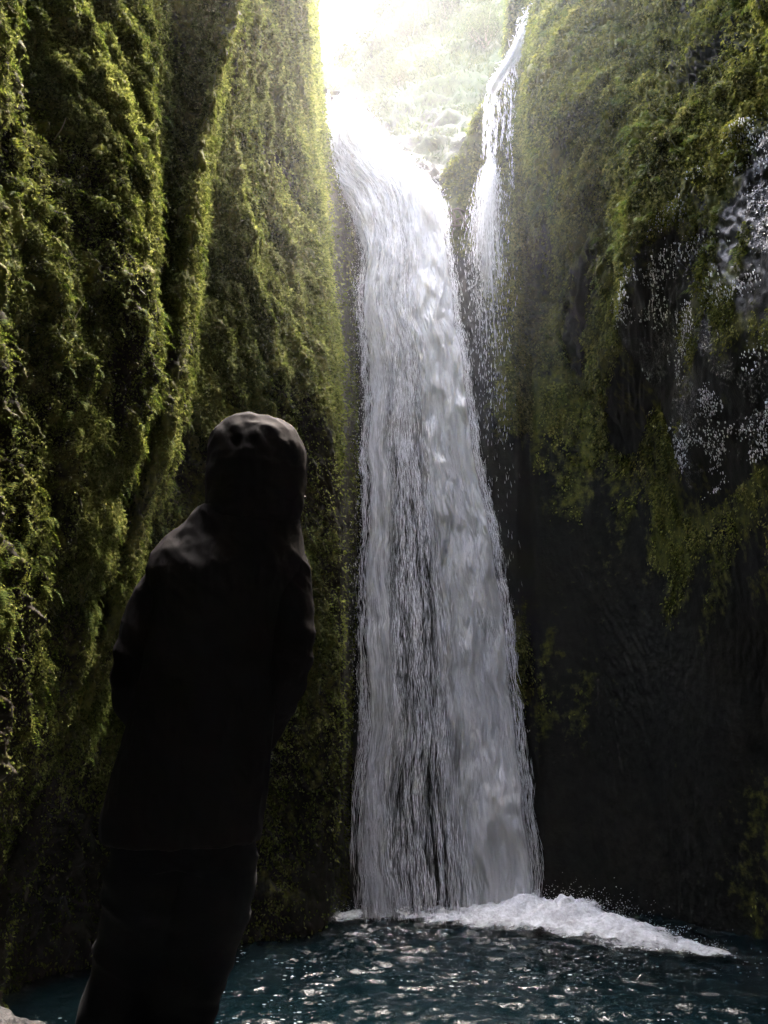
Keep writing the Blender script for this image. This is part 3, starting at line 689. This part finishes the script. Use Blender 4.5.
def fuse(name, pieces, mat, parent, voxel, smooth=4, wr=None):
    Vs, Fs, off = [], [], 0
    for V, Fq, Ft in pieces:
        vol = sum(np.dot(V[f[0]], np.cross(V[f[k]], V[f[k+1]])) for f in list(Fq)+list(Ft) for k in range(1, len(f)-1))
        if vol < 0: Fq = [f[::-1] for f in Fq]; Ft = [f[::-1] for f in Ft]
        Vs.append(V); Fs += [tuple(i+off for i in f) for f in Fq]+[tuple(i+off for i in f) for f in Ft]; off += len(V)
    me = bpy.data.meshes.new(name); me.from_pydata(np.concatenate(Vs).tolist(), [], Fs); me.update()
    ob = bpy.data.objects.new(name+'_tmp', me); col.objects.link(ob)
    m = ob.modifiers.new('r', 'REMESH'); m.mode = 'VOXEL'; m.voxel_size = voxel
    if smooth:
        m = ob.modifiers.new('s', 'SMOOTH'); m.factor = .5; m.iterations = smooth
    dg = bpy.context.evaluated_depsgraph_get(); ev = ob.evaluated_get(dg); em = bpy.data.meshes.new_from_object(ev)
    n = len(em.vertices); P = np.empty(n*3, np.float32); em.vertices.foreach_get('co', P); P = P.reshape(-1, 3).astype(float)
    Nn = np.empty(n*3, np.float32); em.vertices.foreach_get('normal', Nn); Nn = Nn.reshape(-1, 3)
    if wr is not None: P = P+Nn*wr(P)[:, None]
    P = P-np.array(parent.location)
    em.vertices.foreach_set('co', P.astype(np.float32).ravel()); em.polygons.foreach_set('use_smooth', [True]*len(em.polygons)); em.update()
    em.materials.clear(); em.materials.append(mat)
    bpy.data.objects.remove(ob); bpy.data.meshes.remove(me)
    em.name = name; o = bpy.data.objects.new(name, em); col.objects.link(o); o.parent = parent
    return o
def fabric(name, c, rough, sheen, scale):
    t = NT(name); tc = t.n('TexCoord')
    wv = t.n('TexNoise', Vector=(tc, 'Object'), Scale=scale, Detail=3.0); big = t.n('TexNoise', Vector=(tc, 'Object'), Scale=6.0, Detail=3.0)
    cc = t.mix(big, tuple(x*.8 for x in c), tuple(x*1.25 for x in c))
    b = t.n('Bump', Strength=.25, Distance=.002, Height=(wv, 0))
    p = t.n('BsdfPrincipled', Roughness=rough, Normal=b); p.inputs['Sheen Weight'].default_value = sheen; p.inputs['Specular IOR Level'].default_value = .25; p.inputs['IOR'].default_value = 1.2
    t.link(o2(cc), p.inputs['Base Color']); t.link(p.outputs[0], t.out.inputs[0]); return t.m
M_jacket = fabric('black_shell_fabric', (.0085, .0075, .0086), .8, .0, 400)
M_jeans = fabric('dark_denim', (.003, .004, .006), .8, .03, 700)
M_skin = plain('skin', (.42, .27, .20), .55, .3, 60, .1, .002, .06)
M_boot = plain('boot_leather', (.02, .017, .015), .5, .4, 40, .3, .004)
M_hair = plain('dark_hair', (.02, .014, .01), .5, .4, 90, .5, .004)
YP = 2.2
feetz = .62
root = empty('person', tuple(pt(150, 1090, YP)*np.array([1, 1, 0])+np.array([0, 0, feetz])))
tag(root, 'person seen from behind in black hooded jacket and dark jeans, facing the falls', 'person')
S = lambda px, py, Y=YP: pt(px, py, Y)
mpp = lambda py: depth_of(YP, z_of(YP, py))/F
def rg(py, px, hw, dep, dy=0): return (S(px, py, YP)+np.array([0, dy, 0]), hw*mpp(py), dep)
# body: one continuous skin mesh
yaw = R(-24); hc = S(255, 468, 2.22)
def rotz(V, c, a):
    V = V-c; return np.stack([V[:, 0]*math.cos(a)-V[:, 1]*math.sin(a), V[:, 0]*math.sin(a)+V[:, 1]*math.cos(a), V[:, 2]], 1)+c
def hd(p): return rotz(np.array([p], float)+hc, hc, yaw)[0]
head = ellip(hc+np.array([0, .01, .005]), (.074, .092, .112)); head = (rotz(head[0], hc, yaw), *head[1:])
nose = tube([hd((0, .096, .02)), hd((0, .112, -.008)), hd((0, .118, -.026))], [.008, .011, .012], 10)
jaw = ellip(hd((0, .03, -.06)), (.055, .065, .05))
chin = ellip(hd((0, .075, -.098)), (.022, .02, .018), 12, 10)
ears = [ellip(hd((s*.076, 0, -.01)), (.012, .02, .032), 12, 10) for s in (-1, 1)]
lips = ellip(hd((0, .095, -.056)), (.024, .010, .009), 12, 8)
brow = ellip(hd((0, .090, .032)), (.05, .012, .010), 12, 8)
neck = tube([hd((0, 0, -.07)), S(248, 512, 2.2), S(240, 545, 2.19)], [.055, .057, .07])
torso = ring_loft([rg(835, 186, 54, .11), rg(780, 196, 56, .12), rg(700, 208, 52, .11), rg(620, 220, 58, .12), rg(560, 230, 60, .11), rg(542, 238, 36, .08)])
Lsh, Lel, Lha = S(182, 580), S(134, 682, 2.17), S(160, 760, 2.30)
Rsh, Rel, Rha = S(280, 562), S(290, 664, 2.17), S(256, 745, 2.30)
arms = [tube([a, m_, b, (b+c)/2+np.array([0, .02, -.005]), c], [.040, .040, .034, .032, .026]) for a, m_, b, c in ((Lsh, S(150, 618, 2.20), Lel, Lha), (Rsh, S(288, 610, 2.20), Rel, Rha))]
legs = []
hips = [(S(160, 830), S(137, 950, 2.22), np.array([root.location[0]-.11, 2.2, feetz+.09])), (S(212, 830), S(198, 935, 2.24), np.array([root.location[0]+.06, 2.24, feetz+.09]))]
for a, b, c in hips:
    m_ = S(124, 1010, 2.23) if a[0] < -.55 else S(174, 1010, 2.25)
    legs.append(tube([a, b, m_, c, c+np.array([0, .03, -.06])], [.08, .055, .045, .038, .036]))
hands = []
for w_, sgn in ((Lha, 1), (Rha, -1)):
    fwd = np.array([sgn*.35, .45, -.82]); fwd /= np.linalg.norm(fwd); side = np.cross(fwd, [0, 1, 0]); side /= np.linalg.norm(side); nrm = np.cross(side, fwd)
    hands.append(tube([w_, w_+fwd*.04, w_+fwd*.085], [.028, .036, .034], 14, .5))
    for k, (ln_) in enumerate([.068, .078, .072, .055]):
        b = w_+fwd*.085+side*(k-1.5)*.019
        hands.append(tube([b-fwd*.02, b+fwd*ln_*.4, b+fwd*ln_*.75+nrm*.012, b+fwd*ln_+nrm*.026], [.0095, .009, .0085, .007], 8))
    b = w_+fwd*.025-side*.03
    hands.append(tube([b, b-side*.022+fwd*.03, b-side*.028+fwd*.06+nrm*.01], [.013, .011, .009], 8))
bo = fuse('body', [head, nose, jaw, chin, lips, brow, neck, torso]+ears+arms+legs+hands, M_skin, root, .0065, 2)
for s in (-1, 1):
    V, Fq, Ft = ellip(hd((s*.031, .088, .012)), (.013, .011, .011), 14, 10)
    e = fuse('eye', [(V, Fq, Ft)], plain('eye_white', (.6, .58, .55), .2, .5), root, .003, 0)
hair = ellip(hc+np.array([0, -.005, .022]), (.080, .092, .108)); hair = (rotz(hair[0], hc, yaw), *hair[1:])
hair[0][:, 1] = np.minimum(hair[0][:, 1], hc[1]+.065)
fuse('hair', [hair], M_hair, root, .008, 2)
# jacket
def wr(P):
    P = P.copy()
    c = np.stack([P[:, 0]*7, P[:, 1]*7, P[:, 2]*5+P[:, 0]*4], -1)
    w_ = .0035*(1-np.abs(vnoise(c, 501))*2)+.0035*(1-np.abs(vnoise(c*2.3, 502))*2)+.002*(1-np.abs(vnoise(c*5, 503))*2)
    el = np.exp(-((P[:, 2]-Rel[2])/.09)**2)*(np.abs(P[:, 0]-.5*(Lel[0]+Rel[0])) > .19)
    return w_+el*.004*np.sin(P[:, 2]*80+P[:, 0]*40)
jt = ring_loft([rg(840, 181, 78, .17), rg(820, 183, 79, .175), rg(780, 190, 77, .17), rg(720, 203, 70, .16), rg(660, 212, 68, .155, -.01), rg(600, 222, 68, .155, -.02), rg(575, 226, 78, .145, -.02), rg(558, 228, 77, .13, -.01), rg(544, 233, 70, .118, 0), rg(530, 240, 60, .112, 0), rg(512, 246, 50, .105, 0)], 40)
ja = [tube([S(210, 562), S(178, 574), S(150, 614, 2.19), Lel, (Lel+Lha)/2+np.array([.0, .02, -.005]), Lha], [.066, .076, .070, .060, .056, .046], 24),
      tube([S(258, 549), S(281, 562), S(288, 610, 2.19), Rel, (Rel+Rha)/2+np.array([.0, .02, -.005]), Rha], [.064, .073, .070, .058, .056, .046], 24)]
jk = fuse('jacket', [jt], M_jacket, root, .0075, 5, wr)
for a_ in ja:
    sv = fuse('sleeve', [a_], M_jacket, root, .0065, 4, wr); sv.parent = jk
# hood: open towards the falls
seg = 90; gap = R(48)
rows = [(528, 249, 46, .115, -.0), (518, 252, 47.5, .13, .0), (505, 255, 48.5, .138, .0), (490, 256, 49, .142, .005), (472, 257, 50, .146, .01), (455, 257.5, 49.5, .145, .015), (443, 257, 47, .138, .02), (434, 256.5, 42.5, .122, .025), (427, 256, 34.5, .10, .03), (422.5, 255.5, 23, .07, .03), (420.5, 255, 9, .03, .03)]
rr = np.array([[*S(px, py, 2.2+dy), hw*mpp(py), dp] for py, px, hw, dp, dy in rows]); rr = catmull(rr[:, None], 7, 0)[:, 0]
kk = np.linspace(0, 1, len(rr)); G = np.interp(kk, [0, .12, .5, .78, .9, 1], [.15, .55, 1, 1, .6, .25])*gap
V = []
for (x, y, z, hw, dp), g_, k in zip(rr, G, kk):
    a = np.pi/2+yaw*1.0+g_+np.linspace(0, 1, seg)*(2*np.pi-2*g_)
    V.append(np.stack([x+hw*np.cos(a), y+dp*np.sin(a)*np.where(np.sin(a) > 0, 1.15, 1), np.full(seg, z)], 1))
V = np.array(V)
Nn = grid_normals(V); c0 = np.array([hc[0], hc[1], hc[2]])
Nn = np.where(((V-c0)*Nn).sum(-1, keepdims=True) < 0, -Nn, Nn)
dy_ = depth_of(V[..., 1], V[..., 2]); pX = 384+F*V[..., 0]/dy_; pY = py_of(V[..., 1], V[..., 2])
back = (V[..., 1] < 2.24)
def crease(x0, y0, x1, y1, w, amp):
    dx, dy2 = x1-x0, y1-y0; L2 = dx*dx+dy2*dy2; t_ = np.clip(((pX-x0)*dx+(pY-y0)*dy2)/L2, 0, 1)
    d = np.hypot(pX-(x0+dx*t_), pY-(y0+dy2*t_)); return amp*np.exp(-(d/w)**2)*back
cr_ = lambda a, b, c, d, w, m: crease(a, b, c, d, w, m*.5)
D = -cr_(222, 424, 236, 440, 5, .010)-cr_(236, 440, 251, 420, 4, .007)-cr_(258, 420, 272, 441, 5.5, .014)+cr_(236, 426, 240, 430, 6, .006)+cr_(251, 417, 262, 424, 4, .006)
D += cr_(268, 424, 287, 446, 4, .006)-cr_(284, 432, 290, 462, 5, .005)-cr_(225, 505, 262, 497, 6, .006)-cr_(268, 488, 300, 502, 5, .007)+cr_(225, 470, 250, 455, 9, .004)
D += .004*fbm(V*14, 3, 510)+.0025*(1-2*np.abs(vnoise(V*26, 511)))
D -= cr_(258, 415, 262, 520, 1.0, .0022)
V = V+Nn*D[..., None]
n1_, n2_ = V.shape[:2]; Vin = V-Nn*.006
fo = grid_faces(n1_, n2_); m = n1_*n2_; idx = np.arange(m).reshape(n1_, n2_)
rim = [idx[0, :], idx[:, -1], idx[-1, ::-1], idx[::-1, 0]]; rim = np.concatenate([r_[:-1] for r_ in rim]); rn = np.roll(rim, -1)
rimf = np.stack([rim, rn, rn+m, rim+m], 1)
hood = mesh_np('hood', np.concatenate([local(V.reshape(-1, 3), root), local(Vin.reshape(-1, 3), root)]), np.concatenate([fo, fo[:, ::-1]+m, rimf]), M_jacket, root)
# rolled brim edge of the hood opening
edge_pts = [V[k, 0] for k in range(2, n1_-1, 6)]+[V[-1, n2_//2]]+[V[k, -1] for k in range(n1_-2, 2, -6)]
Vt, Fq, Ft = tube(edge_pts, [.006]*len(edge_pts), 8)
fuse('hood_brim', [(Vt, Fq, Ft)], M_jacket, root, .0035, 2)
tg = S(303, 497, 2.26)
fuse('cord_toggle', [tube([tg+np.array([-.012, 0, .004]), tg, tg+np.array([.009, 0, -.003])], [.004, .006, .005], 10), tube([tg+np.array([-.004, .0, 0]), tg+np.array([-.01, .01, -.03])], [.002, .002], 6)], plain('toggle_plastic', (.02, .02, .02), .4, .5), root, .0015, 1)
# jeans
def wj(P):
    c = np.stack([P[:, 0]*6, P[:, 1]*6, P[:, 2]*16+P[:, 0]*7], -1)
    return .010*(1-np.abs(vnoise(c, 521))*2)+.003*fbm(c*2, 2, 522)
jp = [ring_loft([rg(865, 184, 60, .13), rg(835, 184, 64, .135), rg(800, 190, 58, .13)], 32)]
for (a, b, c), sx in zip(hips, (-1, 1)):
    jp.append(tube([a+np.array([0, 0, .02]), S(148, 880, 2.2) if sx < 0 else S(213, 880, 2.22), b, S(120, 1010, 2.23) if sx < 0 else S(176, 1010, 2.25), c], [.10, .112, .102, .096, .08], 24))
fuse('jeans', jp, M_jeans, root, .009, 5, wj)
for (a, b, c) in hips:
    f0 = np.array([c[0], c[1], feetz])
    up = tube([f0+np.array([0, -.01, .16]), f0+np.array([0, -.015, .06]), f0+np.array([0, -.02, .03])], [.055, .052, .05], 16)
    ft = ring_loft([(f0+np.array([0, .06, .0]), .048, .145), (f0+np.array([0, .06, .03]), .05, .148), (f0+np.array([0, .05, .06]), .046, .13), (f0+np.array([0, .03, .09]), .036, .09)], 24)
    bt = fuse('boot', [up, ft], M_boot, root, .007, 2)
    so_ = ring_loft([(f0+np.array([0, .06, -.022]), .05, .15), (f0+np.array([0, .06, .002]), .052, .152)], 24)
    Vs_, Fq, Ft = so_; Vs_ = Vs_-np.array(root.location)
    sole = bpy.data.meshes.new('sole'); sole.from_pydata(Vs_.tolist(), [], Fq+Ft); sole.materials.append(M_boot)
    so2 = bpy.data.objects.new('sole', sole); col.objects.link(so2); so2.parent = bt

# ------------------------------------------------------------ boulder, driftwood, twigs, shrubs
M_bould = plain('wet_grey_stone', (.03, .03, .032), .5, .3, 55.0, .9, .02, .6)
def boulder(name, c, r, seed, lab):
    V, Fq, Ft = ellip((0, 0, 0), (1, 1, 1), 72, 50); nrm = V/np.linalg.norm(V, axis=1, keepdims=True)
    V = nrm*(1+.28*fbm(nrm*1.1, 3, seed)+.03*fbm(nrm*7, 3, seed+1))[:, None]*np.array(r)
    me = bpy.data.meshes.new(name); me.from_pydata(V.tolist(), [], Fq+Ft); me.materials.append(M_bould)
    me.polygons.foreach_set('use_smooth', [True]*len(me.polygons))
    o = bpy.data.objects.new(name, me); o.location = c; col.objects.link(o); tag(o, lab, 'rock'); return o
boulder('boulder', (-1.56, 3.5, .235), (.20, .2, .22), 601, 'grey speckled wet boulder at the edge of the bank in the lower left corner')
M_wood = plain('wet_wood', (.10, .075, .05), .6, .3, 50, .5, .01, .3)
def stick(pts, rad, mat, parent, name='branch'):
    V, Fq, Ft = tube(pts, rad, 8); me = bpy.data.meshes.new(name); me.from_pydata((V-np.array(parent.location)).tolist(), [], Fq+Ft); me.materials.append(mat)
    o = bpy.data.objects.new(name, me); col.objects.link(o); o.parent = parent; return o
def surf_at(px, py):
    k = np.argmin((PXr-px)**2+(PYr-py)**2+(YY < 3)*1e6); return PRd.reshape(-1, 3)[k]
d0 = surf_at(456, 222); dw = empty('driftwood', tuple(d0)); tag(dw, 'tangle of snagged branches on the ledge between the two falls', 'driftwood')
for (a, b, c) in [((434, 196), (448, 212), (462, 226)), ((440, 232), (452, 222), (472, 214)), ((449, 205), (455, 218), (452, 236)), ((458, 208), (464, 220), (468, 232)), ((444, 222), (454, 226), (466, 224)), ((446, 214), (456, 209), (466, 212))]:
    stick([pt(a[0], a[1], d0[1]-.16), pt(b[0], b[1], d0[1]-.22), pt(c[0], c[1], d0[1]-.14)], [.012, .016, .007], M_wood, dw)
fl = PLd.reshape(-1, 3); dl_ = depth_of(fl[:, 1], fl[:, 2]); fpx = 384+F*fl[:, 0]/np.maximum(dl_, .1); fpy = py_of(fl[:, 1], fl[:, 2])
def left_at(px, py):
    k = np.argmin((fpx-px)**2+(fpy-py)**2+(dl_ < 1)*1e6); return fl[k]
for q, (a, b, c, lab) in enumerate([((73, 330), (76, 316), (84, 303), 'pale dry twig sticking out of the moss left of the hood'), ((54, 140), (62, 128), (66, 118), 'short pale twig in the moss high on the near left wall'), ((96, 30), (92, 55), (84, 70), 'hanging dry stem near the top of the near left wall')]):
    p0 = left_at(*a); Y = p0[1]; tw = empty('twig', tuple(p0)); tag(tw, lab, 'twig', 'dry twigs on the left wall')
    stick([p0, pt(*b, Y-.06)*1, pt(*c, Y-.10)], [.004, .003, .0015], plain('dry_stem', (.3, .26, .16), .8), tw, 'stem')
def hill_at(px, py):
    h = PHd.reshape(-1, 3); d = depth_of(h[:, 1], h[:, 2]); a = 384+F*h[:, 0]/d; b = py_of(h[:, 1], h[:, 2]); return h[np.argmin((a-px)**2+(b-py)**2)]
for q, (px, py, s_, lab) in enumerate([(338, 62, .5, 'low leafy bush against the sky just left of the notch'), (360, 45, .55, 'small pale bush on the skyline above the main fall'), (382, 22, .6, 'taller bush on the skyline where the sky gap ends'), (412, 42, .6, 'loose twiggy bush in the middle of the far hillside'), (448, 25, .65, 'broad bush at the top of the far hillside'), (486, 48, .6, 'green bush on the hillside beside the upper side stream'), (398, 88, .4, 'small tuft bush on the brink right of the notch')]):
    b0_ = hill_at(px, py); sh_ = empty('shrub', tuple(b0_)); tag(sh_, lab, 'shrub', 'shrubs on the far hillside')
    r = np.random.default_rng(700+q); tips = []; pcs = []
    for k in range(9):
        d = np.array([r.normal(0, .45), r.normal(-.25, .35), 1.0]); d /= np.linalg.norm(d); l = s_*r.uniform(.7, 1.5)
        m_ = b0_+d*l*.5+r.normal(0, .05, 3); e_ = b0_+d*l+np.array([0, 0, -.05*l]); pcs.append(tube([b0_, m_, e_], [.014, .009, .003], 6)); tips += [m_+(e_-m_)*t_ for t_ in r.random(60)]
    Vs, Fs, off = [], [], 0
    for V, Fq, Ft in pcs: Vs.append(V); Fs += [tuple(i+off for i in f) for f in Fq+Ft]; off += len(V)
    me = bpy.data.meshes.new('stem'); me.from_pydata((np.concatenate(Vs)-b0_).tolist(), [], Fs); me.materials.append(M_wood); o = bpy.data.objects.new('stem', me); col.objects.link(o); o.parent = sh_
    T = np.repeat(np.array(tips), 4, 0); T = T+r.normal(0, .09*s_/.5, T.shape)
    nn = r.normal(size=T.shape); nn /= np.linalg.norm(nn, axis=1, keepdims=True)
    V, Fc = leaves(T, nn, r.uniform(.03, .08, len(T)), 710+q, down=-.2, out=.6, aspect=.45)
    mesh_np('foliage', V-b0_, Fc, M_hleaf, sh_, smooth=False)

# ------------------------------------------------------------ haze
t = NT('haze'); v = t.n('VolumePrincipled', Density=.0004); v.inputs['Color'].default_value = (.93, .94, .96, 1); v.inputs['Anisotropy'].default_value = .2
t.link(v.outputs[0], t.out.inputs['Volume'])
a, b = (-28, -9, -2.6), (30, 34, 27)
V = [(x, y, z) for x in (a[0], b[0]) for y in (a[1], b[1]) for z in (a[2], b[2])]
HAZE = True
if HAZE:
    o = mesh_np('haze', V, [(0, 1, 3, 2), (4, 6, 7, 5), (0, 4, 5, 1), (2, 3, 7, 6), (0, 2, 6, 4), (1, 5, 7, 3)], t.m, smooth=False); tag(o, 'fine bright mist filling the gorge', None, None, 'stuff')

t = NT('spray_mist'); tc = t.n('TexCoord'); ln_ = t.n('VectorMath', _operation='LENGTH', i_0=(tc, 'Object'))
mr = t.n('MapRange', Value=(ln_, 'Value')); mr.interpolation_type = 'SMOOTHSTEP'; mr.inputs['From Min'].default_value = 1.0; mr.inputs['From Max'].default_value = 0.45; mr.inputs['To Max'].default_value = .012
v = t.n('VolumePrincipled', Density=mr); v.inputs['Color'].default_value = (.95, .95, .97, 1); t.link(v.outputs[0], t.out.inputs['Volume'])
V, Fq, Ft = ellip((0, 0, 0), (1, 1, 1), 32, 20)
me = bpy.data.meshes.new('mist'); me.from_pydata(V.tolist(), [], Fq+Ft); me.materials.append(t.m); o = bpy.data.objects.new('mist', me); col.objects.link(o)
M_mist = t.m
o.location = (-.2, 7.6, 9.8); o.scale = (5.2, 5.6, 6.4); tag(o, 'bright spray mist drifting round the top of the falls', None, None, 'stuff')

# ------------------------------------------------------------ light
EL, AZ = 61, 24      # sun elevation; azimuth measured from +Y towards +X
w = bpy.data.worlds.new('World'); scene.world = w; w.use_nodes = True; nt = w.node_tree
sky = nt.nodes.new('ShaderNodeTexSky'); sky.sky_type = 'NISHITA'; sky.sun_disc = False
sky.sun_elevation = R(EL); sky.sun_rotation = R(AZ); sky.air_density = 1.2; sky.dust_density = 4.0; sky.ozone_density = .6
bg = nt.nodes['Background']; mxs = nt.nodes.new('ShaderNodeMix'); mxs.data_type = 'RGBA'; mxs.blend_type = 'MULTIPLY'; mxs.inputs[0].default_value = 1.0
nt.links.new(sky.outputs[0], mxs.inputs[6]); mxs.inputs[7].default_value = (1.07, .97, .90, 1); nt.links.new(mxs.outputs[2], bg.inputs[0]); bg.inputs[1].default_value = .15
sl = bpy.data.lights.new('sun', 'SUN'); sl.energy = 1.5; sl.angle = R(50); sl.color = (1, .97, .92)
so = bpy.data.objects.new('sun', sl); col.objects.link(so)
dv = Vector((math.sin(R(AZ))*math.cos(R(EL)), math.cos(R(AZ))*math.cos(R(EL)), math.sin(R(EL))))
so.rotation_euler = dv.to_track_quat('Z', 'Y').to_euler()
scene.view_settings.view_transform = 'Standard'; scene.view_settings.look = 'None'
scene.view_settings.exposure = 5.6; scene.view_settings.gamma = 1
scene.cycles.max_bounces = 6; scene.cycles.transparent_max_bounces = 16; scene.cycles.volume_bounces = 1
